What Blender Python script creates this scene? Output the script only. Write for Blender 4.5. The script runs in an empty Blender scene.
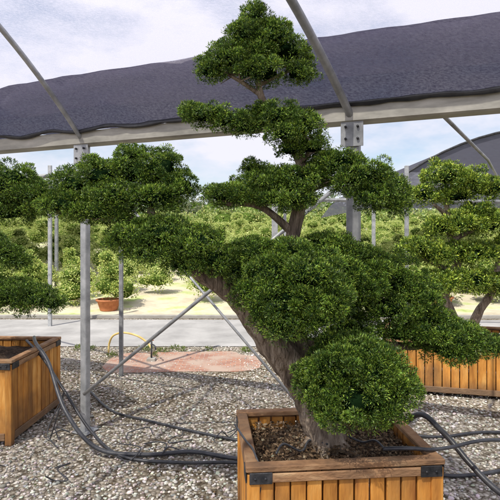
import bpy, bmesh, math, random
import numpy as np
from mathutils import Vector, Matrix, noise
rng=np.random.default_rng(7); random.seed(7)
scene=bpy.context.scene
COL=scene.collection

# ---------------------------------------------------------------- materials
def newmat(name):
    m=bpy.data.materials.new(name); m.use_nodes=True
    nt=m.node_tree; nt.nodes.clear()
    return m,nt,nt.nodes,nt.links
def ramp(N,stops):
    r=N.new('ShaderNodeValToRGB'); e=r.color_ramp.elements
    while len(e)<len(stops): e.new(0.5)
    for i,(p,c) in enumerate(stops):
        e[i].position=p; e[i].color=(c[0],c[1],c[2],1)
    return r
def noisy(name,stops,scale=8,detail=3,rough=.8,bump=.3,bscale=None,stretch=(1,1,1),metal=0,dist=.01,spec=.3,dirt=None):
    m,nt,N,L=newmat(name)
    out=N.new('ShaderNodeOutputMaterial'); b=N.new('ShaderNodeBsdfPrincipled')
    tc=N.new('ShaderNodeTexCoord'); mp=N.new('ShaderNodeMapping'); mp.inputs['Scale'].default_value=stretch
    oi=N.new('ShaderNodeObjectInfo'); 
    mul=N.new('ShaderNodeVectorMath'); mul.operation='ADD'
    cr=N.new('ShaderNodeCombineXYZ'); mm=N.new('ShaderNodeMath'); mm.operation='MULTIPLY'; mm.inputs[1].default_value=37
    L.new(oi.outputs['Random'],mm.inputs[0]); L.new(mm.outputs[0],cr.inputs[0]); L.new(mm.outputs[0],cr.inputs[1]); L.new(mm.outputs[0],cr.inputs[2])
    L.new(tc.outputs['Object'],mul.inputs[0]); L.new(cr.outputs[0],mul.inputs[1])
    L.new(mul.outputs[0],mp.inputs[0])
    n=N.new('ShaderNodeTexNoise'); n.inputs['Scale'].default_value=scale; n.inputs['Detail'].default_value=detail
    n.inputs['Roughness'].default_value=.65
    L.new(mp.outputs[0],n.inputs['Vector'])
    r=ramp(N,stops); L.new(n.outputs['Fac'],r.inputs[0])
    hs=N.new('ShaderNodeHueSaturation'); mr=N.new('ShaderNodeMapRange'); mr.inputs[3].default_value=.72; mr.inputs[4].default_value=1.22
    L.new(oi.outputs['Random'],mr.inputs[0]); L.new(mr.outputs[0],hs.inputs['Value']); L.new(r.outputs[0],hs.inputs['Color'])
    col=hs.outputs[0]
    if dirt:
        # weathering: dark stains in blotches and towards the ground
        nd=N.new('ShaderNodeTexNoise'); nd.inputs['Scale'].default_value=4; nd.inputs['Detail'].default_value=6
        geo=N.new('ShaderNodeNewGeometry'); L.new(geo.outputs['Position'],nd.inputs['Vector'])
        sx=N.new('ShaderNodeSeparateXYZ'); L.new(geo.outputs['Position'],sx.inputs[0])
        mz=N.new('ShaderNodeMapRange'); mz.inputs[1].default_value=.35; mz.inputs[2].default_value=0; mz.inputs[3].default_value=0; mz.inputs[4].default_value=.35
        L.new(sx.outputs[2],mz.inputs[0])
        a=N.new('ShaderNodeMath'); a.operation='ADD'; L.new(nd.outputs['Fac'],a.inputs[0]); L.new(mz.outputs[0],a.inputs[1])
        md=N.new('ShaderNodeMapRange'); md.inputs[1].default_value=.5; md.inputs[2].default_value=.85; L.new(a.outputs[0],md.inputs[0])
        mx=N.new('ShaderNodeMix'); mx.data_type='RGBA'; L.new(md.outputs[0],mx.inputs[0]); L.new(col,mx.inputs[6]); mx.inputs[7].default_value=(*dirt,1)
        col=mx.outputs[2]
    L.new(col,b.inputs['Base Color'])
    n2=N.new('ShaderNodeTexNoise'); n2.inputs['Scale'].default_value=bscale or scale*3; n2.inputs['Detail'].default_value=3
    L.new(mp.outputs[0],n2.inputs['Vector'])
    bp=N.new('ShaderNodeBump'); bp.inputs['Strength'].default_value=bump; bp.inputs['Distance'].default_value=dist
    L.new(n2.outputs['Fac'],bp.inputs['Height']); L.new(bp.outputs[0],b.inputs['Normal'])
    b.inputs['Roughness'].default_value=rough; b.inputs['Metallic'].default_value=metal
    b.inputs['Specular IOR Level'].default_value=spec
    L.new(b.outputs[0],out.inputs[0]); return m
def leafmat(name,trans=.3):
    m,nt,N,L=newmat(name)
    out=N.new('ShaderNodeOutputMaterial'); b=N.new('ShaderNodeBsdfDiffuse'); t=N.new('ShaderNodeBsdfTranslucent')
    gl=N.new('ShaderNodeBsdfGlossy'); gl.inputs['Roughness'].default_value=.45; gl.inputs[0].default_value=(.9,1,.8,1)
    a=N.new('ShaderNodeAttribute'); a.attribute_name='Col'
    mx=N.new('ShaderNodeMixShader'); mx.inputs[0].default_value=trans
    m2=N.new('ShaderNodeMixShader'); m2.inputs[0].default_value=.035
    L.new(a.outputs['Color'],b.inputs[0]); L.new(a.outputs['Color'],t.inputs[0])
    L.new(b.outputs[0],mx.inputs[1]); L.new(t.outputs[0],mx.inputs[2]); L.new(mx.outputs[0],m2.inputs[1]); L.new(gl.outputs[0],m2.inputs[2])
    L.new(m2.outputs[0],out.inputs[0]); return m
def attrmat(name):
    m,nt,N,L=newmat(name)
    out=N.new('ShaderNodeOutputMaterial'); b=N.new('ShaderNodeBsdfDiffuse')
    a=N.new('ShaderNodeAttribute'); a.attribute_name='Col'
    L.new(a.outputs['Color'],b.inputs['Color'])
    L.new(b.outputs[0],out.inputs[0]); return m
def netmat(name,color,opac,translu,lines=260,var=.12):
    m,nt,N,L=newmat(name)
    out=N.new('ShaderNodeOutputMaterial'); d=N.new('ShaderNodeBsdfDiffuse'); t=N.new('ShaderNodeBsdfTranslucent'); tr=N.new('ShaderNodeBsdfTransparent')
    tc=N.new('ShaderNodeTexCoord')
    n3=N.new('ShaderNodeTexNoise'); n3.inputs['Scale'].default_value=lines; n3.inputs['Detail'].default_value=3; n3.inputs['Roughness'].default_value=.8
    mp=N.new('ShaderNodeMapping'); mp.inputs['Rotation'].default_value=(0,0,math.radians(22)); mp.inputs['Scale'].default_value=(.15,.6,.6)
    L.new(tc.outputs['Object'],mp.inputs[0]); L.new(mp.outputs[0],n3.inputs['Vector'])
    mr=N.new('ShaderNodeMapRange'); mr.inputs[1].default_value=.3; mr.inputs[2].default_value=.7; mr.inputs[3].default_value=opac-var; mr.inputs[4].default_value=min(1,opac+var)
    L.new(n3.outputs['Fac'],mr.inputs[0])
    d.inputs[0].default_value=(*color,1); t.inputs[0].default_value=(*color,1)
    m1=N.new('ShaderNodeMixShader'); m1.inputs[0].default_value=translu
    L.new(d.outputs[0],m1.inputs[1]); L.new(t.outputs[0],m1.inputs[2])
    m2=N.new('ShaderNodeMixShader'); L.new(mr.outputs[0],m2.inputs[0]); L.new(tr.outputs[0],m2.inputs[1]); L.new(m1.outputs[0],m2.inputs[2])
    L.new(m2.outputs[0],out.inputs[0]); return m

M_wood=noisy('planter_wood',[(.25,(.26,.09,.018)),(.5,(.54,.235,.045)),(.75,(.70,.38,.11))],scale=5,stretch=(3,3,.5),rough=.7,bump=.5,bscale=30,dirt=(.17,.085,.035))
M_rail=noisy('planter_rail_wood',[(.25,(.11,.06,.035)),(.5,(.31,.17,.085)),(.78,(.48,.32,.18))],scale=6,stretch=(1,1,3),rough=.8,bump=.6,bscale=30,dirt=(.14,.09,.055))
M_steel=noisy('galvanised_steel',[(.3,(.20,.21,.22)),(.7,(.46,.47,.48))],scale=9,detail=6,rough=.5,metal=.35,bump=.08,spec=.5)
M_gutter=noisy('gutter_steel',[(.3,(.24,.235,.21)),(.7,(.50,.48,.43))],scale=3,detail=7,stretch=(1,1,4),rough=.6,metal=.1,bump=.1)
M_dark=noisy('dark_iron',[(.3,(.02,.022,.026)),(.7,(.07,.07,.075))],scale=20,rough=.5,metal=.4)
M_hose=noisy('black_rubber',[(.3,(.012,.013,.018)),(.7,(.06,.062,.07))],scale=12,detail=6,rough=.4,bump=.1,spec=.5)
M_yhose=noisy('yellow_hose',[(.3,(.45,.32,.10)),(.7,(.58,.46,.20))],scale=12,rough=.6,bump=.1)
M_bark=noisy('bark',[(.30,(.07,.052,.04)),(.5,(.28,.215,.16)),(.70,(.52,.44,.35))],scale=16,detail=6,stretch=(1.7,1.7,.4),rough=.95,bump=1,bscale=26,dist=.04)
M_leaf=leafmat('foliage'); 
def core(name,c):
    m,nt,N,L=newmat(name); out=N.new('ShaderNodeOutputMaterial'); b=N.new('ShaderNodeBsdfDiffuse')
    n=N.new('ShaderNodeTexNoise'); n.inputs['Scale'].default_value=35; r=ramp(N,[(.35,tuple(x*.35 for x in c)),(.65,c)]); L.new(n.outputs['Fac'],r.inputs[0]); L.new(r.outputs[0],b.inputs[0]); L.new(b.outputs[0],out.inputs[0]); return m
M_core=core('foliage_core',(.008,.020,.007)); M_core2=core('shrub_core',(.10,.16,.03))  # dark filler inside foliage, added to block light; colour stands in for shade
M_soil=noisy('potting_soil',[(.3,(.02,.012,.007)),(.55,(.07,.042,.025)),(.8,(.20,.13,.08))],scale=45,rough=1,bump=1,bscale=60,dist=.02)
M_terra=noisy('terracotta',[(.3,(.36,.12,.05)),(.7,(.58,.23,.1))],scale=8,rough=.8)
M_stone=attrmat('gravel_stone')
M_conc=noisy('concrete_road',[(.3,(.25,.245,.24)),(.7,(.44,.43,.42))],scale=1.5,detail=10,rough=.95,bump=.3,bscale=60)
M_conc2=noisy('concrete_kerb',[(.3,(.36,.34,.31)),(.7,(.5,.48,.44))],scale=6,rough=.95,bump=.3)
M_net=netmat('roof_net',(.88,.85,.97),.38,.9,lines=170,var=.2)
M_dnet=netmat('dark_shade_cloth',(.078,.070,.118),.93,.5,lines=200,var=.06)
M_hnet=netmat('shade_house_net',(.13,.13,.17),.86,.45,lines=40,var=.08)

def groundmat():
    m,nt,N,L=newmat('gravel_ground')
    out=N.new('ShaderNodeOutputMaterial'); b=N.new('ShaderNodeBsdfDiffuse')
    tc=N.new('ShaderNodeTexCoord')
    v=N.new('ShaderNodeTexVoronoi'); v.inputs['Scale'].default_value=34; v.inputs['Randomness'].default_value=1
    L.new(tc.outputs['Object'],v.inputs['Vector'])
    sp=N.new('ShaderNodeSeparateColor'); L.new(v.outputs['Color'],sp.inputs[0])
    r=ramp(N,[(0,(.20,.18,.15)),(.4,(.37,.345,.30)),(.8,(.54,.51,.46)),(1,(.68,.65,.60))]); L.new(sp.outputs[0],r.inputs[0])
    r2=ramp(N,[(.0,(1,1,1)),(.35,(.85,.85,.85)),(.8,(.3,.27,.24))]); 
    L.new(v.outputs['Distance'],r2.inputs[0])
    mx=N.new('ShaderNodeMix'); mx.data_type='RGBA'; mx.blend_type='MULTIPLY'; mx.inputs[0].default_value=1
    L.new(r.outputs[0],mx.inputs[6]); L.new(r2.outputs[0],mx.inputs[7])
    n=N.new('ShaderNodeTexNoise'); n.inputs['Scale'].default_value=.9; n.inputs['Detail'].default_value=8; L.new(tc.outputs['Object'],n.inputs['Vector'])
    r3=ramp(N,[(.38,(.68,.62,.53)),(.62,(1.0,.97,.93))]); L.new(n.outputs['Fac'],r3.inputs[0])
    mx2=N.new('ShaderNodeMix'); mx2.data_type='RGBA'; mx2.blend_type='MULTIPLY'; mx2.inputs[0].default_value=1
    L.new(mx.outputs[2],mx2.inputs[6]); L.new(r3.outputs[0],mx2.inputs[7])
    L.new(mx2.outputs[2],b.inputs[0])
    bp=N.new('ShaderNodeBump'); bp.invert=True; bp.inputs['Strength'].default_value=.8; bp.inputs['Distance'].default_value=.02
    L.new(v.outputs['Distance'],bp.inputs['Height']); L.new(bp.outputs[0],b.inputs['Normal'])
    L.new(b.outputs[0],out.inputs[0]); return m
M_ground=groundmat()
M_field=noisy('nursery_soil',[(.3,(.38,.33,.24)),(.5,(.52,.47,.36)),(.62,(.40,.44,.20)),(.75,(.26,.34,.09))],scale=1.6,rough=1,bump=.5,bscale=20,detail=10)
def tilemat():
    m,nt,N,L=newmat('red_pavers')
    out=N.new('ShaderNodeOutputMaterial'); b=N.new('ShaderNodeBsdfPrincipled'); tc=N.new('ShaderNodeTexCoord')
    k=N.new('ShaderNodeTexBrick'); k.inputs['Scale'].default_value=4
    k.inputs['Color1'].default_value=(.28,.12,.08,1); k.inputs['Color2'].default_value=(.40,.2,.13,1); k.inputs['Mortar'].default_value=(.34,.30,.26,1)
    n=N.new('ShaderNodeTexNoise'); n.inputs['Scale'].default_value=3; n.inputs['Detail'].default_value=8; L.new(tc.outputs['Object'],n.inputs['Vector'])
    r=ramp(N,[(.42,(0,0,0)),(.62,(1,1,1))]); L.new(n.outputs['Fac'],r.inputs[0])
    mx=N.new('ShaderNodeMix'); mx.data_type='RGBA'; L.new(r.outputs[0],mx.inputs[0]); mx.inputs[7].default_value=(.40,.30,.24,1)
    L.new(tc.outputs['Object'],k.inputs['Vector']); L.new(k.outputs['Color'],mx.inputs[6]); L.new(mx.outputs[2],b.inputs['Base Color']); b.inputs['Roughness'].default_value=.9
    L.new(b.outputs[0],out.inputs[0]); return m
M_tile=tilemat()

# ---------------------------------------------------------------- helpers
def obj_from(name,verts,faces,mat,parent=None,smooth=False):
    me=bpy.data.meshes.new(name); me.from_pydata([tuple(v) for v in verts],[],faces); me.update()
    o=bpy.data.objects.new(name,me); COL.objects.link(o)
    if mat: me.materials.append(mat)
    if smooth:
        for p in me.polygons: p.use_smooth=True
    if parent: o.parent=parent
    return o
def empty(name,loc=(0,0,0),rz=0):
    e=bpy.data.objects.new(name,None); e.empty_display_size=.1; COL.objects.link(e); e.location=loc; e.rotation_euler=(0,0,rz); return e
def box(name,c,d,mat,parent=None,rot=(0,0,0),bev=.004):
    bm=bmesh.new(); bmesh.ops.create_cube(bm,size=1)
    for v in bm.verts: v.co=Vector((v.co.x*d[0],v.co.y*d[1],v.co.z*d[2]))
    if bev: bmesh.ops.bevel(bm,geom=bm.edges[:],offset=min(bev,min(d)*.3),segments=1,affect='EDGES')
    me=bpy.data.meshes.new(name); bm.to_mesh(me); bm.free(); me.materials.append(mat)
    o=bpy.data.objects.new(name,me); COL.objects.link(o); o.location=c; o.rotation_euler=rot
    if parent: o.parent=parent
    return o
def catmull(pts,rad,sub=6):
    P=[np.array(p,float) for p in pts]; n=len(P)
    if sub<=1 or n<3: return P,list(rad)
    out=[];ro=[]
    for i in range(n-1):
        p0=P[max(i-1,0)];p1=P[i];p2=P[i+1];p3=P[min(i+2,n-1)]
        for k in range(sub):
            t=k/sub
            out.append(.5*((2*p1)+(-p0+p2)*t+(2*p0-5*p1+4*p2-p3)*t*t+(-p0+3*p1-3*p2+p3)*t**3)); ro.append(rad[i]*(1-t)+rad[i+1]*t)
    out.append(P[-1]);ro.append(rad[-1]); return out,ro
def tube_data(pts,rad,seg=10,sub=6,rough=0,V=None,F=None):
    if V is None: V=[];F=[]
    if not hasattr(rad,'__len__'): rad=[rad]*len(pts)
    P,R=catmull(pts,rad,sub); n=len(P)
    up=np.array([0.03,.1,1.]); base=len(V)
    prev=None
    for i in range(n):
        t=P[min(i+1,n-1)]-P[max(i-1,0)]; t=t/(np.linalg.norm(t)+1e-9)
        if prev is None:
            a=np.cross(t,up); 
            if np.linalg.norm(a)<.1: a=np.cross(t,np.array([1.,0,0]))
        else: a=prev-t*np.dot(prev,t)
        a/=np.linalg.norm(a); prev=a; b=np.cross(t,a)
        for k in range(seg):
            th=2*math.pi*k/seg; r=R[i]
            if rough:
                q=P[i]+a*math.cos(th)*r+b*math.sin(th)*r
                r*=1+rough*(noise.noise(Vector(q*7))*1.1+noise.noise(Vector(q*25))*.6)+rough*.6*math.sin(th*3+i*.12)+rough*.35*math.sin(th*7-i*.1)
            V.append(P[i]+a*math.cos(th)*r+b*math.sin(th)*r)
    for i in range(n-1):
        for k in range(seg):
            k2=(k+1)%seg
            F.append((base+i*seg+k,base+i*seg+k2,base+(i+1)*seg+k2,base+(i+1)*seg+k))
    F.append(tuple(base+k for k in range(seg))[::-1]); F.append(tuple(base+(n-1)*seg+k for k in range(seg)))
    return V,F
def tube(name,pts,rad,mat,parent=None,seg=10,sub=6,rough=0):
    V,F=tube_data(pts,rad,seg,sub,rough); return obj_from(name,V,F,mat,parent,True)

def mesh_np(name,V,nper,Fidx,cols,mat,parent=None,smooth=False):
    n=len(V)//nper; F=np.array(Fidx); k=F.shape[1]; nf=F.shape[0]
    idx=(F[None]+np.arange(n)[:,None,None]*nper).reshape(-1)
    me=bpy.data.meshes.new(name); me.vertices.add(len(V)); me.vertices.foreach_set('co',V.astype(np.float32).ravel())
    me.loops.add(len(idx)); me.loops.foreach_set('vertex_index',idx.astype(np.int32))
    me.polygons.add(n*nf); me.polygons.foreach_set('loop_start',(np.arange(n*nf)*k).astype(np.int32))
    if smooth: me.polygons.foreach_set('use_smooth',np.ones(n*nf,bool))
    me.update(calc_edges=True)
    if cols is not None:
        c=me.color_attributes.new('Col','FLOAT_COLOR','POINT')
        cc=np.repeat(np.c_[cols,np.ones(len(cols))],nper,axis=0).astype(np.float32); c.data.foreach_set('color',cc.ravel())
    me.materials.append(mat)
    o=bpy.data.objects.new(name,me); COL.objects.link(o)
    if parent: o.parent=parent
    return o
def unit(a): return a/(np.linalg.norm(a,axis=1,keepdims=True)+1e-9)
def rdir(n): return unit(rng.normal(size=(n,3)))

def foliage(name,pads,leafL,leafW,dens,cdark,clight,parent=None,core=True,subr=.24,corescale=.8,hue=.12,coremat=None,stray=.12,rlo=.7,keepr=.56):
    VV=[];CC=[];cv=[];cf=[]
    cdark=np.array(cdark);clight=np.array(clight)
    for pad in pads:
        (x,y,z,rx,ry,rz)=pad[:6]; stp=stray*(pad[6] if len(pad)>6 else 1)
        C=np.array([x,y,z]);R=np.array([rx,ry,rz]); rm=(rx*ry*rz)**(1/3)
        area=4*math.pi*(((rx*ry)**1.6+(rx*rz)**1.6+(ry*rz)**1.6)/3)**(1/1.6)
        rs=max(subr*rm,.02)
        ns=int(max(14,area/(rs*rs*1.9)))
        d=rdir(ns*2); d=d[(d[:,2]>-.5)|(rng.random(len(d))<.3)][:ns]; ns=len(d)
        rad=rng.uniform(rlo,1.05,ns); st=rng.random(ns)<stp; rad[st]*=rng.uniform(1.06,1.34,st.sum())
        sc=C+d*R*rad[:,None]; srs=rs*rng.uniform(.5,1.4,ns); srs[st]*=.75
        sb=rng.uniform(.4,1.35,ns)
        nl=int(area*dens); si=rng.integers(0,ns,nl)
        q=unit(rdir(nl)+.45*unit(d[si]/R)+np.array([0,0,.25]))
        rr=rng.uniform(.4,1,nl)**.6
        p=sc[si]+q*(srs[si]*rr)[:,None]*np.array([1.05,1.05,.9])
        keep=(((p-C)/R)**2).sum(1)>(keepr if core else 0)**2
        p=p[keep];q=q[keep];rr=rr[keep];si=si[keep];nl=len(p)
        dr=unit(q+rng.normal(size=(nl,3))*.45+np.array([0,0,.3]))
        s=unit(np.cross(dr,rdir(nl)))
        L=leafL*rng.uniform(.6,1.3,nl)[:,None]; W=leafW*rng.uniform(.7,1.3,nl)[:,None]
        v=np.stack([p,p+dr*L*.5+s*W*.5,p+dr*L,p+dr*L*.5-s*W*.5],1).reshape(-1,3)
        # light tips: new growth plus painted highlight; inner leaves darkened as painted shade
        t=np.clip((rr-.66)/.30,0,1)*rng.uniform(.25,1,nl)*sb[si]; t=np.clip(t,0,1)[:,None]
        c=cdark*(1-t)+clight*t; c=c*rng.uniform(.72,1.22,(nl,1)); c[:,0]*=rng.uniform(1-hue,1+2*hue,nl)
        VV.append(v);CC.append(c)
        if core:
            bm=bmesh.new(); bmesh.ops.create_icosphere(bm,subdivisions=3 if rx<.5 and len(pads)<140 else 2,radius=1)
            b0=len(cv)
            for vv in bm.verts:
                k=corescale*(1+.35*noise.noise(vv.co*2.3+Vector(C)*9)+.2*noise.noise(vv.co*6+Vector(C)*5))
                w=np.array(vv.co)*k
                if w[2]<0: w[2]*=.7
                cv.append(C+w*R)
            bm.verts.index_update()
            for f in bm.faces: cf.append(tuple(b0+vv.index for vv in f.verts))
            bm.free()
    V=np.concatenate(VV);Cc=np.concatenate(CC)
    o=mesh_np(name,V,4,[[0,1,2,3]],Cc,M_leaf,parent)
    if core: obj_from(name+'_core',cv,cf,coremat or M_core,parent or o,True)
    return o

# ---------------------------------------------------------------- ground
S=400
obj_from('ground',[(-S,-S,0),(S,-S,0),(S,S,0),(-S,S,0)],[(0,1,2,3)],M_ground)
def fz(y): return .004+max(0,min(y,60)-10.6)*.055
ys=[10.1,10.6,14,18,24,32,45,60,200]; V=[];F=[]
for y in ys: V+= [(-200,y,fz(y)),(200,y,fz(y))]
for i in range(len(ys)-1): F.append((2*i,2*i+1,2*i+3,2*i+2))
obj_from('nursery_field_ground',V,F,M_field)
rd=empty('concrete_road')
obj_from('road_surface',[(-60,7.6,.008),(60,7.2,.008),(60,9.4,.008),(-60,9.9,.008)],[(0,1,2,3)],M_conc,rd)
box('kerb_far',(0,9.86,.03),(120,.12,.06),M_conc2,rd,rot=(0,0,-.0042))
V=[(-.95,6.55,.004)]; F=[]
for k in range(28):
    a=k/28*2*math.pi; rr=1+.25*noise.noise(Vector((math.cos(a)*1.5,math.sin(a)*1.5,4)))
    V.append((-.95+.95*rr*math.copysign(abs(math.cos(a))**.5,math.cos(a)),6.55+.55*rr*math.copysign(abs(math.sin(a))**.5,math.sin(a)),.004))
F=[(0,1+k,1+(k+1)%28) for k in range(28)]
obj_from('red_paving',V,F,M_tile)

def gravel():
    n=27000
    Y=2.4+5.0*rng.random(n)**1.3; X=rng.uniform(-.62,.62,n)*Y*1.15
    k=~((X>-1.9)&(X<-.05)&(Y>6.0)&(Y<7.15)&(rng.random(n)<.85)); X=X[k];Y=Y[k];n=len(X)
    bm=bmesh.new(); bmesh.ops.create_icosphere(bm,subdivisions=1,radius=1); b=np.array([v.co[:] for v in bm.verts]); f=[[v.index for v in q.verts] for q in bm.faces]; bm.free()
    nv=len(b)
    sz=rng.uniform(.005,.0135,n)*(1+.5*(rng.random(n)<.06))
    ax=np.stack([sz*rng.uniform(.8,1.5,n),sz*rng.uniform(.8,1.3,n),sz*rng.uniform(.45,.8,n)],1)
    th=rng.uniform(0,6.28,n)
    jit=rng.uniform(.72,1.22,(n,nv,1))
    v=b[None]*ax[:,None]*jit
    vx=v[...,0]*np.cos(th)[:,None]-v[...,1]*np.sin(th)[:,None]; vy=v[...,0]*np.sin(th)[:,None]+v[...,1]*np.cos(th)[:,None]
    v=np.stack([vx+X[:,None],vy+Y[:,None],v[...,2]+(ax[:,2]*.5)[:,None]],2).reshape(-1,3)
    pt=np.array([.5+.5*noise.noise(Vector((x*.9,y*.9,7))) for x,y in zip(X,Y)])[:,None]
    g=(rng.beta(1.9,1.8,n)[:,None]*.62+.14)*(.74+.5*pt)
    c=g*np.array([1,.945,.86])*(1+rng.normal(0,.05,(n,3)))
    mesh_np('gravel',v,nv,f,c,M_stone)
gravel()

n=900; Y=2.6+4*rng.random(n); X=rng.uniform(-.6,.6,n)*Y
P=np.stack([X,Y,rng.uniform(.014,.03,n)],1); dr=rdir(n)*np.array([1,1,.25]);s=unit(np.cross(dr,rdir(n)));s[:,2]*=.3
L=rng.uniform(.015,.035,(n,1)); V=np.stack([P,P+dr*L*.5+s*.006,P+dr*L,P+dr*L*.5-s*.006],1).reshape(-1,3)
cc=np.where(rng.random((n,1))<.6,np.array([[.22,.13,.06]]),np.array([[.08,.12,.03]]))*rng.uniform(.5,1.4,(n,1))
mesh_np('leaf_litter',V,4,[[0,1,2,3]],cc,M_leaf)
foliage('weeds',[(random.uniform(-3.5,3.5),random.choice([random.uniform(7.0,7.5),random.uniform(6.2,7.2)]),.015,random.uniform(.03,.10),random.uniform(.03,.08),random.uniform(.015,.035)) for i in range(18)],.045,.009,5000,(.08,.13,.02),(.25,.33,.07),None,core=False)

# ---------------------------------------------------------------- planters
def planter(name,loc,rz,w,d,h,nslat,soil=True,rail=.055,proud=.0):
    e=empty(name,loc,rz)
    th=.025
    def side(cx,cy,length,ang,tag,n):
        sw=length/n
        for i in range(n):
            off=-length/2+sw*(i+.5)
            px=cx+math.cos(ang)*off; py=cy+math.sin(ang)*off
            box(f'slat_{tag}_{i}',(px,py,h/2+.01+random.uniform(-.003,.003)),(sw-.006-random.uniform(0,.005),th+random.uniform(-.003,.003),h-.05),M_wood,e,rot=(0,0,ang+random.uniform(-.006,.006)))
    ndep=max(4,int(round(nslat*d/w)))
    side(0,-d/2,w-.05,0,'front',nslat); side(0,d/2,w-.05,0,'back',nslat)
    side(-w/2,0,d-.05,math.pi/2,'left',ndep); side(w/2,0,d-.05,math.pi/2,'right',ndep)
    for sx in(-1,1):
        for sy in(-1,1):
            box('corner_post',(sx*(w/2-.004),sy*(d/2-.004),h/2-.006),(.055,.055,h-.014),M_wood,e)
            box('corner_bracket',(sx*(w/2-.035),sy*(d/2+.0285),h-.028),(.10,.006,.05),M_dark,e)
            box('corner_bracket',(sx*(w/2+.0285),sy*(d/2-.035),h-.028),(.006,.10,.05),M_dark,e)
            for k in(-.025,.02):
                tube('bolt',[(sx*(w/2-.035)+k,sy*(d/2+.030),h-.028),(sx*(w/2-.035)+k,sy*(d/2+.037),h-.028)],.006,M_dark,e,seg=6,sub=1)
    cw=rail
    for sy in(-1,1): box('top_rail',(0,sy*(d/2),h+.010),(w+.06,cw,.026),M_rail,e,rot=(0,0,random.uniform(-.002,.002)))
    for sx in(-1,1): box('top_rail',(sx*(w/2),0,h+.010),(cw,d-cw-.006,.026),M_rail,e)
    for zz,hh in((h-.03,.04),(.07,.06)):
        for sy in(-1,1): box('band',(0,sy*(d/2+.0205),zz),(w-.062,.013,hh),M_rail,e)
        for sx in(-1,1): box('band',(sx*(w/2+.0205),0,zz),(.013,d-.062,hh),M_rail,e)
    G=24;V=[];F=[]
    for j in range(G+1):
        for i in range(G+1):
            x=(i/G-.5)*(w-.05);y=(j/G-.5)*(d-.05)
            V.append((x,y,h-.07+.03*noise.noise(Vector((x*6,y*6,loc[0])))+.012*noise.noise(Vector((x*30,y*30,2)))+.04*math.exp(-(x*x+y*y)*14)))
    for j in range(G):
        for i in range(G):
            a=j*(G+1)+i;F.append((a,a+1,a+G+2,a+G+1))
    obj_from('soil',V,F,M_soil,e,True)
    return e
PM=planter('wooden_planter',(.40,2.565,0),math.radians(5),.84,.66,.655,11)
PL=planter('wooden_planter',(-2.38,4.44,0),math.radians(-3),.98,.86,.66,11)
PR=planter('wooden_planter',(2.32,5.62,0),math.radians(-14),1.5,1.0,.54,17)

n=3600; x=rng.uniform(-.39,.39,n);y=rng.uniform(-.29,.29,n);a=math.radians(5)
P=np.stack([.40+x*math.cos(a)-y*math.sin(a),2.565+x*math.sin(a)+y*math.cos(a),.605+rng.uniform(-.005,.02,n)+.03*np.exp(-(x*x+y*y)*14)],1)
dr=rdir(n)*np.array([1,1,.35]);s=unit(np.cross(dr,rdir(n)));L=rng.uniform(.008,.035,(n,1))
V=np.stack([P,P+dr*L*.5+s*.006,P+dr*L,P+dr*L*.5-s*.006],1).reshape(-1,3)
mesh_np('bark_mulch',V,4,[[0,1,2,3]],rng.uniform(.3,1.8,(n,1))*np.array([[.17,.11,.065]]),M_leaf)

# ---------------------------------------------------------------- main tree
T=empty('cloud_pruned_tree')
V=[];F=[]
tube_data([(.385,2.56,.56),(.37,2.56,.66),(.33,2.56,.80),(.22,2.56,1.0),(.10,2.55,1.18),(-.05,2.54,1.36),(-.23,2.5,1.51),(-.43,2.5,1.66),(-.66,2.55,1.77),(-.97,2.55,1.82),(-1.25,2.6,1.88)],
 [.11,.09,.083,.08,.075,.068,.06,.05,.036,.024,.012],26,12,.2,V,F)
tube_data([(.38,2.6,.58),(.40,2.58,.7),(.36,2.6,.9),(.27,2.62,1.1),(.2,2.62,1.35),(.22,2.62,1.65),(.27,2.6,1.92),(.25,2.58,2.08),(.13,2.55,2.25),(.05,2.55,2.42),(.03,2.55,2.72)],
 [.07,.06,.055,.05,.045,.036,.03,.026,.02,.016,.008],14,8,.16,V,F)
brs=[([(.28,2.6,1.9),(.36,2.56,1.94),(.5,2.5,1.96)],[.025,.018,.01]),
 ([(.25,2.58,2.05),(.3,2.55,2.1),(.32,2.52,2.16)],[.02,.015,.008]),
 ([(.13,2.55,2.25),(-.02,2.53,2.24),(-.2,2.5,2.25)],[.016,.013,.007]),
 ([(.22,2.62,1.7),(.05,2.56,1.83),(-.12,2.5,1.84)],[.025,.018,.01]),
 ([(-.05,2.54,1.36),(.08,2.45,1.4),(.19,2.36,1.4)],[.035,.025,.012]),
 ([(.2,2.62,1.3),(.4,2.64,1.3),(.7,2.65,1.35)],[.04,.03,.015]),
 ([(.27,2.62,1.1),(.5,2.62,1.12),(.8,2.62,1.1),(1.1,2.6,1.13)],[.04,.032,.022,.01]),
 ([(.34,2.56,.85),(.40,2.45,.92),(.46,2.28,.96)],[.045,.032,.015]),
 ([(-.43,2.5,1.66),(-.5,2.52,1.8),(-.5,2.55,1.95)],[.03,.02,.01]),
 ([(-.66,2.55,1.77),(-.74,2.55,1.84),(-.76,2.55,1.92)],[.025,.018,.01]),
 ([(-.23,2.5,1.51),(-.32,2.46,1.58),(-.42,2.44,1.62)],[.03,.02,.01]),
 ([(.05,2.55,2.45),(.13,2.55,2.49),(.2,2.55,2.52)],[.012,.01,.006]),
 ([(.05,2.55,2.4),(-.05,2.52,2.46),(-.14,2.5,2.5)],[.012,.01,.006])]
for p,r in brs: tube_data(p,r,8,6,.12,V,F)
for k in range(60):
    p,r=random.choice(brs); b=np.array(random.choice(p[1:])); d=rdir(1)[0]; d[2]=abs(d[2])*.6+.1
    m=b+d*.06+rng.normal(0,.012,3); e=b+d*random.uniform(.09,.14)+rng.normal(0,.02,3)
    tube_data([b,m,e],[.005,.0035,.0015],5,3,0,V,F)
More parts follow.
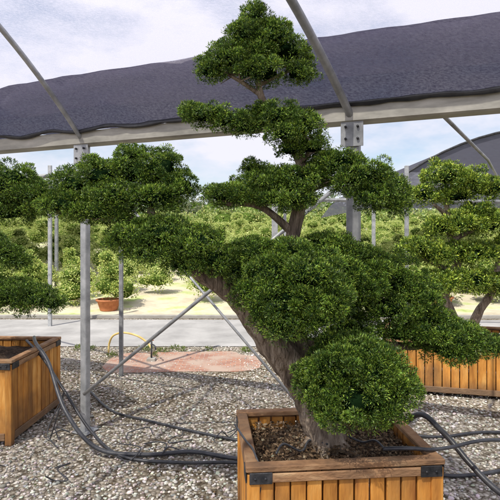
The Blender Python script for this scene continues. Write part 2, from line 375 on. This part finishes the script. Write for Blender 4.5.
for i in range(6):
    th=i*1.05+.4; tube_data([(.38+.04*math.cos(th),2.56+.04*math.sin(th),.70),(.38+.09*math.cos(th),2.56+.09*math.sin(th),.63),(.38+.2*math.cos(th),2.56+.18*math.sin(th),.58)],[.042,.03,.014],8,5,.2,V,F)
obj_from('trunk',V,F,M_bark,T,True)
A=2.2
pads=[(.04,2.55,2.60,.13,.15,.10,A),(.02,2.55,2.77,.06,.08,.08,A),(.11,2.5,2.67,.09,.11,.07,A),(-.03,2.5,2.66,.08,.11,.07,A),(-.11,2.5,2.56,.10,.12,.06,A),(-.19,2.5,2.50,.07,.09,.04,A),(.19,2.52,2.60,.09,.11,.06,A),(.25,2.53,2.50,.075,.09,.045,A),(.05,2.48,2.49,.11,.12,.05,A),(-.01,2.55,2.73,.055,.07,.05,A),(.10,2.55,2.74,.05,.06,.05,A),(.28,2.53,2.56,.035,.05,.03,A),(-.23,2.5,2.55,.03,.04,.025,A),(.04,2.54,2.82,.035,.04,.03,A),(.16,2.5,2.70,.04,.05,.03,A),
(-.22,2.5,2.28,.11,.11,.04,A),(-.29,2.5,2.30,.06,.07,.033,A),(-.10,2.5,2.25,.10,.1,.04,A),(-.02,2.5,2.22,.07,.08,.033,A),
(.14,2.5,2.27,.10,.11,.065,A),(.25,2.5,2.22,.10,.11,.075,A),(.31,2.55,2.13,.09,.10,.05,A),(.17,2.46,2.18,.09,.09,.04,A),(.05,2.55,2.31,.06,.07,.04,A),(.2,2.52,2.11,.06,.07,.033,A),
(.56,2.5,1.97,.14,.15,.085),(.66,2.5,1.90,.12,.13,.08),(.45,2.5,2.03,.11,.12,.06),(.72,2.5,1.84,.07,.09,.055),(.6,2.45,1.87,.1,.1,.055),(.38,2.52,2.06,.07,.08,.04),
(.10,2.6,1.95,.14,.15,.07),(.24,2.58,1.95,.13,.15,.08),(-.02,2.58,1.89,.13,.13,.055),(-.13,2.5,1.88,.11,.12,.048),(.33,2.6,2.0,.08,.1,.05),(.17,2.5,1.86,.15,.12,.04),(.02,2.6,2.03,.06,.07,.04,A),
(-1.25,2.6,1.95,.15,.14,.10),(-1.12,2.6,1.88,.12,.13,.07),(-1.0,2.58,1.84,.11,.12,.055),(-1.35,2.6,1.85,.12,.12,.06),(-1.27,2.6,1.80,.14,.13,.05),
(-.88,2.55,1.93,.11,.13,.08),(-.74,2.52,1.97,.10,.13,.08),(-.58,2.55,2.0,.11,.13,.095),(-.46,2.55,2.01,.11,.13,.095),(-.36,2.53,1.92,.10,.11,.075),(-.9,2.5,1.83,.13,.13,.055),(-.68,2.48,1.87,.14,.13,.065),(-.47,2.48,1.86,.13,.13,.07),(-.75,2.5,1.79,.15,.13,.04),(-.6,2.55,2.09,.07,.08,.045,A),(-.8,2.55,2.04,.055,.07,.04,A),
(-.55,2.45,1.68,.12,.15,.065),(-.42,2.42,1.69,.12,.16,.075),(-.27,2.4,1.64,.13,.15,.08),(-.17,2.4,1.57,.10,.12,.065),(-.47,2.42,1.60,.14,.14,.042),(-.63,2.45,1.65,.07,.09,.038),(-.3,2.42,1.54,.12,.12,.042),
(.10,2.36,1.50,.14,.17,.105),(.28,2.32,1.50,.14,.17,.10),(.02,2.4,1.60,.11,.14,.06),(.19,2.34,1.38,.19,.19,.10),(.36,2.32,1.38,.10,.15,.10),(.02,2.36,1.41,.10,.13,.08),(.15,2.3,1.28,.12,.13,.065),(.3,2.3,1.30,.11,.13,.065),(.17,2.38,1.6,.12,.12,.05),(-.06,2.4,1.52,.08,.1,.05),
(.62,2.66,1.50,.14,.18,.10),(.78,2.66,1.44,.13,.17,.11),(.50,2.64,1.60,.14,.15,.065),(.38,2.60,1.62,.12,.13,.055),(.88,2.62,1.36,.11,.14,.085),(.56,2.56,1.42,.13,.15,.085),(.70,2.6,1.30,.15,.16,.075),(.48,2.5,1.50,.09,.12,.06),(.93,2.6,1.26,.09,.11,.05),
(.92,2.58,1.19,.13,.15,.075),(1.05,2.58,1.16,.12,.15,.075),(1.17,2.56,1.13,.10,.12,.055),(.80,2.6,1.17,.12,.13,.06),(1.02,2.54,1.09,.12,.12,.042),(1.25,2.56,1.10,.05,.06,.033),
(.38,2.27,1.10,.14,.17,.095),(.54,2.26,1.09,.13,.17,.095),(.65,2.27,1.0,.10,.15,.09),(.32,2.27,.99,.10,.15,.095),(.47,2.22,.97,.15,.17,.10),(.40,2.24,.90,.12,.14,.055),(.56,2.25,.90,.12,.14,.055),(.46,2.27,1.17,.12,.14,.045),(.52,2.60,1.16,.15,.18,.10),(.73,2.3,.98,.05,.07,.045)]
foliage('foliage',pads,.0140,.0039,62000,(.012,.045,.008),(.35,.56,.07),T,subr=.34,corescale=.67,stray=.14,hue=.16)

# ---------------------------------------------------------------- left tree
TL=empty('cloud_pruned_tree')
V=[];F=[]
tube_data([(-2.38,4.42,.58),(-2.34,4.42,.85),(-2.25,4.4,1.1),(-2.28,4.4,1.35),(-2.3,4.4,1.6)],[.09,.07,.05,.04,.02],12,6,.15,V,F)
tube_data([(-2.25,4.4,1.05),(-2.05,4.35,1.1),(-1.9,4.3,1.12)],[.035,.025,.015],8,6,.1,V,F)
obj_from('trunk',V,F,M_bark,TL,True)
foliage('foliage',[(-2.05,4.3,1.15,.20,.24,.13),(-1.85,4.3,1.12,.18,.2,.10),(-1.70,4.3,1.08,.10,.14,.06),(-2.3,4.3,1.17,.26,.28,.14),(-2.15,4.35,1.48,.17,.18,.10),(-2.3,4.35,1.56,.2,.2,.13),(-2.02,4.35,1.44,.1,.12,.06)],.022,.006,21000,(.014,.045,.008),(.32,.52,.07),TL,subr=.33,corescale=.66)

# ---------------------------------------------------------------- right tree
TR=empty('cloud_pruned_tree')
V=[];F=[]
tube_data([(2.25,5.6,.4),(2.22,5.5,.7),(2.12,5.5,1.0),(2.28,5.5,1.3),(2.2,5.5,1.7),(2.15,5.5,2.1)],[.1,.085,.07,.055,.04,.02],12,6,.15,V,F)
tube_data([(2.4,5.6,.4),(2.5,5.5,.8),(2.68,5.5,1.1),(2.75,5.5,1.6)],[.06,.05,.04,.02],8,6,.15,V,F)
for q in [(1.85,5.4,1.42),(1.85,5.4,1.05),(2.75,5.4,1.3),(2.5,5.4,1.75),(1.98,5.4,2.0)]:
    tube_data([(2.2,5.5,q[2]-.15),((2.2+q[0])/2,5.45,q[2]-.07),q],[.035,.025,.012],8,5,.1,V,F)
obj_from('trunk',V,F,M_bark,TR,True)
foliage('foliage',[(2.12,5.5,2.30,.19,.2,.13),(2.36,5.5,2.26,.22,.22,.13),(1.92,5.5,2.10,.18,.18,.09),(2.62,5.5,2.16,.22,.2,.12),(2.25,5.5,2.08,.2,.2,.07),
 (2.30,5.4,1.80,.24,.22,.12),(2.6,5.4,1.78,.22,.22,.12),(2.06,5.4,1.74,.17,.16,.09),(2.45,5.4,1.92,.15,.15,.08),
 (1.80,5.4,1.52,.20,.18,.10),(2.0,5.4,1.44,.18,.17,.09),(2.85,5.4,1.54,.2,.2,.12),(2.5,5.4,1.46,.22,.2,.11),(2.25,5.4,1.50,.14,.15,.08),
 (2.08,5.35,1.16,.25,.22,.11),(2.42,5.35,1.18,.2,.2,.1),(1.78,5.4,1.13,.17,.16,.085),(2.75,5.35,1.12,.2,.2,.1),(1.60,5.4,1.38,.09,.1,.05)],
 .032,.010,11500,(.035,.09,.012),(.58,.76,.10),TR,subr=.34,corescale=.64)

# ---------------------------------------------------------------- background shrubs (rows of clipped balls on rising ground)
def shrubs():
    pads=[]
    for row,Y in enumerate([11.6,13.0,14.6,16.3,18.2,20.4,23,26,29.5,33,37]):
        st=1.06+row*.04; x=-Y*.74+random.uniform(0,st)
        while x<Y*.74:
            if random.random()>.08:
                g=fz(Y); r=random.uniform(.30,.43)*(1+row*.05); h=r*random.uniform(.75,.92)
                X=x+random.uniform(-.15,.15); yy=Y+random.uniform(-.3,.3)
                z=g+h*.95+random.uniform(.0,.15)
                pads.append((X,yy,z,r,r,h))
                if random.random()<.6: pads.append((X+random.uniform(-.15,.15),yy,z+h*1.4,r*.66,r*.66,h*.6))
                for k in range(2):
                    if random.random()<.3:
                        a=random.uniform(0,6.28); pads.append((X+r*1.0*math.cos(a),yy+r*1.0*math.sin(a),z+random.uniform(-.15,.15),r*.5,r*.5,h*.5))
            x+=st
    return pads
foliage('topiary_shrubs',shrubs(),.045,.032,950,(.34,.44,.10),(.90,.95,.42),None,subr=.24,corescale=.86,hue=.07,coremat=M_core2,stray=.02,rlo=.84,keepr=.76)  # pale leaf colours have haze and sunlit brightness painted in
foliage('hedge',[(x+random.uniform(-.3,.3),41+random.uniform(-1,1),2.3+random.uniform(-.3,.4),1.1,1.0,.9) for x in np.arange(-32,32,1.5)],.2,.1,60,(.28,.38,.10),(.66,.74,.32),None,subr=.25,coremat=M_core2)
foliage('distant_trees',[(x+random.uniform(-1,1),75+random.uniform(-3,3),4+random.uniform(-1,1.5),3.2,3,2.4) for x in np.arange(-60,60,3.2)],.5,.25,9,(.16,.21,.13),(.32,.38,.24),None,subr=.25,coremat=M_core2)
foliage('tree_grove',[(-13+random.uniform(-4,3.2),22+random.uniform(-1,1),3.2+random.uniform(-.9,1.0),1.0,1.0,.7) for i in range(18)],.10,.045,260,(.04,.08,.02),(.16,.25,.07),None,subr=.26,corescale=.6)

def pot(name,loc,r,h,mat):
    prof=[(r*.7,0),(r*.95,h*.85),(r*1.05,h*.85),(r*1.05,h),(r*.9,h),(r*.85,h*.85),(0.001,h*.85)]
    V=[];F=[];n=20
    for (q,z) in prof:
        for k in range(n): V.append((q*math.cos(6.2832*k/n),q*math.sin(6.2832*k/n),z))
    for j in range(len(prof)-1):
        for k in range(n):
            F.append((j*n+k,j*n+(k+1)%n,(j+1)*n+(k+1)%n,(j+1)*n+k))
    e=empty(name,loc); obj_from('pot',V,F,mat,e,True); return e
for (x,y,r,h) in [(-3.05,10.8,.26,.24),(-5.0,11.3,.28,.22),(-4.3,12.0,.22,.20),(4.3,11.2,.24,.22)]:
    e=pot('potted_shrub',(x,y,fz(y)),r,h,M_terra)
    k=random.uniform(.9,1.1)
    foliage('foliage',[(0,0,h+.26*k,r*1.25,r*1.25,.25*k),(.05,0,h+.60*k,r*.9,r*.9,.18*k),(-.04,0,h+.86*k,r*.55,r*.55,.13*k)],.042,.022,1700,(.30,.42,.08),(.85,.93,.33),e,coremat=M_core2,subr=.27,rlo=.8,stray=.04)

# ---------------------------------------------------------------- greenhouse frame
GH=empty('greenhouse_frame')
g0=np.array([-1.40,4.25,0.]); g1=np.array([.70,3.38,0.]); gd=(g1-g0)/np.linalg.norm(g1-g0); gp=np.array([gd[1],-gd[0],0.]); 
if gp[1]>0: gp=-gp
ang=math.atan2(gd[1],gd[0]); span=np.linalg.norm(g1-g0)
def G(t,p=0,z=0): q=g0+gd*t+gp*p; return (q[0],q[1],z)
posts=[-2*span,-span,0,span,2*span]
for i,t in enumerate(posts):
    w=.062 if i!=3 else .085
    box('post',G(t,0,1.215),(w,w,2.43),M_steel,GH,rot=(0,0,ang),bev=.006)
    box('post_plate',G(t,.055,2.36),(.15,.006,.18),M_steel,GH,rot=(0,0,ang))
    box('base_plate',G(t,0,.012),(.16,.16,.012),M_steel,GH,rot=(0,0,ang))
    for k in(-.04,.04):
        for zz in(2.32,2.40):
            q=G(t+k,.062,zz); tube('bolt',[q,tuple(np.array(q)+gp*.012)],.009,M_dark,GH,seg=6,sub=1)
prof=[(-.075,.11),(-.07,.01),(-.05,0),(.05,0),(.07,.01),(.075,.11),(.06,.11),(.055,.02),(-.055,.02),(-.06,.11)]
V=[];F=[];t0,t1=-2.2*span,2.6*span
for t in (t0,t1):
    for (p,z) in prof: V.append(G(t,p,2.43+z))
n=len(prof)
for k in range(n): F.append((k,(k+1)%n,n+(k+1)%n,n+k))
obj_from('gutter',V,F,M_gutter,GH)
tube('brace_tube',[G(.03,.05,.34),G(span-.03,.05,2.06)],.014,M_steel,GH,sub=1)
tube('brace_cable',[G(.03,-.045,2.3),G(span-.03,-.045,.1)],.010,M_steel,GH,sub=1)
tube('brace_tube',[G(-span,.05,2.1),G(0,.05,1.98)],.016,M_steel,GH,sub=1)
for t,dv in ((span,np.array([-.60,-.86,0])),(0,np.array([-.34,-.94,0])),(-span,np.array([-.3,-.95,0])),(2*span,np.array([-.6,-.8,0]))):
    dv=dv/np.linalg.norm(dv); b=G(t,0,0)
    rr=.026 if t==span else .020
    pts=[]
    L=5.2
    for k in range(25):
        u=k/24; z=2.44+1.15*(1-abs(2*u-1)**2.0)
        if t==span: z=2.44+.95*(1-abs(2*u-1)**2.0)
        pts.append((b[0]+dv[0]*L*u,b[1]+dv[1]*L*u,z))
    tube('arch_tube',pts,rr,M_steel,GH,sub=2)
tube('purlin',[G(span*1.24,0,2.46),(2.38,5.0,2.42),(4.2,8.2,2.35)],.014,M_steel,GH,sub=1)
tube('rail',[(-4.5,6.6,2.55),(-2.6,5.4,2.28),(-1.4,4.3,2.2)],.022,M_steel,GH,sub=1)
for (x,y,h,w) in [(-1.52,5.9,2.6,.045),(.42,8.5,2.75,.10),(.60,8.6,2.6,.05),(-3.6,9.0,2.9,.06),(2.6,8.3,2.8,.06),(-6.2,9.4,2.9,.06)]:
    box('post',(x,y,h/2),(w,w,h),M_steel,GH,bev=.005)
tube('far_rail',[(.45,8.4,2.25),(3.0,8.1,2.2),(6.5,7.8,2.15)],.03,M_steel,GH,sub=1)

V=[];F=[];nt_,np_=120,12
for i in range(nt_+1):
    t=t0+(t1-t0)*i/nt_
    top=2.90+.014*noise.noise(Vector((t*1.5,0,3)))+.006*noise.noise(Vector((t*6,0,3)))
    if t<-.35: top=max(2.55,2.90-.20*(-.35-t)**1.3)
    for j in range(np_+1):
        u=j/np_
        p=.03+.34*u+.02*noise.noise(Vector((t*3,u*3,1)))
        z=2.545+(top-2.545)*math.sin(u*math.pi/2)**.85+.012*noise.noise(Vector((t*5,u*6,5)))
        if j==0: z+=.012*math.sin(t*9)+.02*noise.noise(Vector((t*4,9,5)))
        V.append(G(t,p,z))
for i in range(nt_):
    for j in range(np_):
        a=i*(np_+1)+j; F.append((a,a+1,a+np_+2,a+np_+1))
obj_from('shade_cloth',V,F,M_dnet,None,True)
tube('cloth_roll',[G(t0+(t1-t0)*i/90,.09,2.548+.025*noise.noise(Vector((i*.4,2,1)))) for i in range(91)],[.014+.012*abs(noise.noise(Vector((i*.5,7,1)))) for i in range(91)],M_hose,None,sub=2,rough=.3)
def roofz(u): return 2.72+1.08*(1-abs(2*u-1)**2.2)
V=[];F=[];nu,nv_=140,60
for i in range(nu+1):
    t=-9+20*i/nu
    for j in range(nv_+1):
        u=j/nv_; p=.12+5.2*u
        sag=.03*math.sin(math.pi*((t/span)%1))
        z=roofz(u)-sag+.02*noise.noise(Vector((t*1.2,p*1.5,0)))+.012*noise.noise(Vector((t*5,p*1.5,4)))
        V.append(G(t,p,z))
for i in range(nu):
    for j in range(nv_):
        a=i*(nv_+1)+j; F.append((a,a+1,a+nv_+2,a+nv_+1))
obj_from('roof_net',V,F,M_net,None,True)

def tunnel(name,x0,x1,y,depth,zb,zt,mat):
    e=empty(name); V=[];F=[];n=20;ds=8
    for j in range(ds+1):
        for k in range(n+1):
            u=k/n; V.append((x0+(x1-x0)*u,y+depth*j/ds,zb+(zt-zb)*math.sin(math.pi*u)**.7))
    for j in range(ds):
        for k in range(n):
            a=j*(n+1)+k;F.append((a,a+1,a+n+2,a+n+1))
    obj_from('net_roof',V,F,mat,e,True)
    V=[];F=[]
    for k in range(n+1):
        u=k/n; V.append((x0+(x1-x0)*u,y-.02,zb+(zt-zb)*math.sin(math.pi*u)**.7)); V.append((x0+(x1-x0)*u,y-.02,zb-.02))
    for k in range(n): F.append((2*k,2*k+1,2*k+3,2*k+2))
    obj_from('net_gable',V,F,mat,e)
    for x in(x0,(x0+x1)/2,x1):
        box('leg',(x,y-.06,zb/2),(.08,.08,zb),M_steel,e)
    tube('front_hoop',[(x0+(x1-x0)*k/n,y-.06,zb+(zt-zb)*math.sin(math.pi*k/n)**.7) for k in range(n+1)],.03,M_dark,e,sub=1)
tunnel('shade_house',3.0,11.5,12.2,9,2.3,4.25,M_hnet)
tunnel('shade_house',-17,-5.2,13.5,8,2.4,4.0,M_hnet)

# ---------------------------------------------------------------- hoses
def hose(pts,r,mat=M_hose,name='irrigation_hose'): return tube(name,pts,r,mat,None,seg=10,sub=10)
hose([(-2.05,4.75,.70),(-1.84,4.3,.74),(-1.66,4.12,.62),(-1.42,3.85,.32),(-1.15,3.75,.08),(-.8,3.75,.03),(-.45,3.8,.03),(-.15,3.7,.03),(.2,3.6,.03)],.016)
hose([(-2.1,4.7,.68),(-1.8,4.35,.6),(-1.55,4.2,.35),(-1.25,3.95,.12),(-.95,3.72,.03),(-.5,3.62,.03),(-.1,3.62,.03),(.25,3.5,.03)],.012)
hose([(-1.7,5.3,.02),(-1.3,4.7,.02),(-.9,4.45,.02),(-.45,4.2,.02),(0,4.0,.02),(.5,3.9,.02)],.011)
hose([(.85,3.2,.30),(.98,2.95,.62),(1.06,2.75,.60),(1.14,2.6,.50),(1.22,2.5,.42),(1.35,2.4,.34)],.016)
hose([(.62,2.33,.69),(.74,2.3,.705),(.84,2.32,.69),(.98,2.42,.66),(1.2,2.5,.66),(1.6,2.6,.60)],.009)
hose([(1.1,3.6,.02),(1.35,3.45,.02),(1.7,3.5,.02),(2.2,3.7,.02)],.014)
hose([(1.0,4.3,.02),(1.5,4.1,.02),(2.0,4.2,.02),(2.8,4.1,.02)],.012)
for k in range(10):
    x=-1.75+k*.22+random.uniform(-.1,.1); y=random.uniform(3.5,4.3)
    pts=[(x,y,.015)]
    for j in range(5):
        x+=random.uniform(-.12,.16);y+=random.uniform(-.13,.12);pts.append((x,y,random.uniform(.012,.08)))
    hose(pts,.0045,name='drip_line')
hose([(-1.62,4.05,.02),(-1.55,4.0,.2),(-1.5,4.05,.42),(-1.56,4.1,.3),(-1.62,4.0,.1),(-1.5,3.9,.015)],.005,name='drip_line')
hose([(.12,2.3,.68),(.16,2.36,.70),(.25,2.42,.64),(.3,2.5,.66),(.38,2.45,.66)],.005,name='drip_line')
hose([(.62,2.32,.70),(.60,2.4,.70),(.56,2.5,.65),(.5,2.55,.66)],.005,name='drip_line')
hose([(-.08,2.6,.70),(-.02,2.42,.69),(.02,2.28,.695),(.05,2.20,.6),(.0,2.2,.4),(-.02,2.25,.1)],.005,name='drip_line')
hose([(-1.98,7.0,.01),(-1.97,7.0,.14),(-1.9,6.95,.26),(-1.75,6.9,.31),(-1.55,6.85,.28),(-1.40,6.8,.20),(-1.33,6.75,.13)],.014,M_yhose,'yellow_hose')
tp=empty('water_tap'); tube('pipe',[(-1.30,6.6,0),(-1.30,6.6,.26)],.012,M_dark,tp,sub=1); tube('spout',[(-1.30,6.6,.22),(-1.24,6.5,.22),(-1.22,6.48,.17)],.010,M_dark,tp)
box('handle',(-1.30,6.6,.27),(.06,.012,.012),M_terra,tp); box('base',(-1.30,6.6,.02),(.11,.11,.04),M_conc2,tp)

# ---------------------------------------------------------------- world, sun, camera
w=bpy.data.worlds.new('World'); scene.world=w; w.use_nodes=True; N=w.node_tree.nodes; L=w.node_tree.links; N.clear()
el=math.radians(54); az=math.radians(214)
sky=N.new('ShaderNodeTexSky'); sky.sky_type='NISHITA'; sky.sun_disc=False; sky.sun_elevation=el; sky.sun_rotation=az
bg=N.new('ShaderNodeBackground'); bg.inputs[1].default_value=.15; L.new(sky.outputs[0],bg.inputs[0])
bg2=N.new('ShaderNodeBackground'); bg2.inputs[0].default_value=(.91,.90,1,1); bg2.inputs[1].default_value=1.03
tc=N.new('ShaderNodeTexCoord'); mp=N.new('ShaderNodeMapping'); mp.inputs['Scale'].default_value=(1,1,2.6)
n=N.new('ShaderNodeTexNoise'); n.inputs['Scale'].default_value=3.2; n.inputs['Detail'].default_value=8; n.inputs['Roughness'].default_value=.6
L.new(tc.outputs['Generated'],mp.inputs[0]); L.new(mp.outputs[0],n.inputs['Vector'])
r=ramp(N,[(.36,(0.25,.25,.25)),(.56,(.97,.97,.97))]); L.new(n.outputs['Fac'],r.inputs[0])
mx=N.new('ShaderNodeMixShader'); L.new(r.outputs[0],mx.inputs[0]); L.new(bg.outputs[0],mx.inputs[1]); L.new(bg2.outputs[0],mx.inputs[2])
o=N.new('ShaderNodeOutputWorld'); L.new(mx.outputs[0],o.inputs[0])
sl=bpy.data.lights.new('sun','SUN'); sl.energy=5; sl.angle=math.radians(.6); sl.color=(1,.95,.84)
so=bpy.data.objects.new('sun',sl); COL.objects.link(so)
sd=Vector((math.sin(az)*math.cos(el),math.cos(az)*math.cos(el),math.sin(el)))
so.rotation_euler=sd.to_track_quat('Z','Y').to_euler()
cam=bpy.data.cameras.new('camera'); co=bpy.data.objects.new('camera',cam); COL.objects.link(co)
cam.sensor_width=36; cam.lens=36; cam.shift_y=-.036; cam.clip_end=1500; cam.clip_start=.05
co.location=(0,0,1.7); co.rotation_euler=(math.radians(90),0,0); scene.camera=co
scene.view_settings.view_transform='Standard'; scene.view_settings.look='None'; scene.view_settings.exposure=0
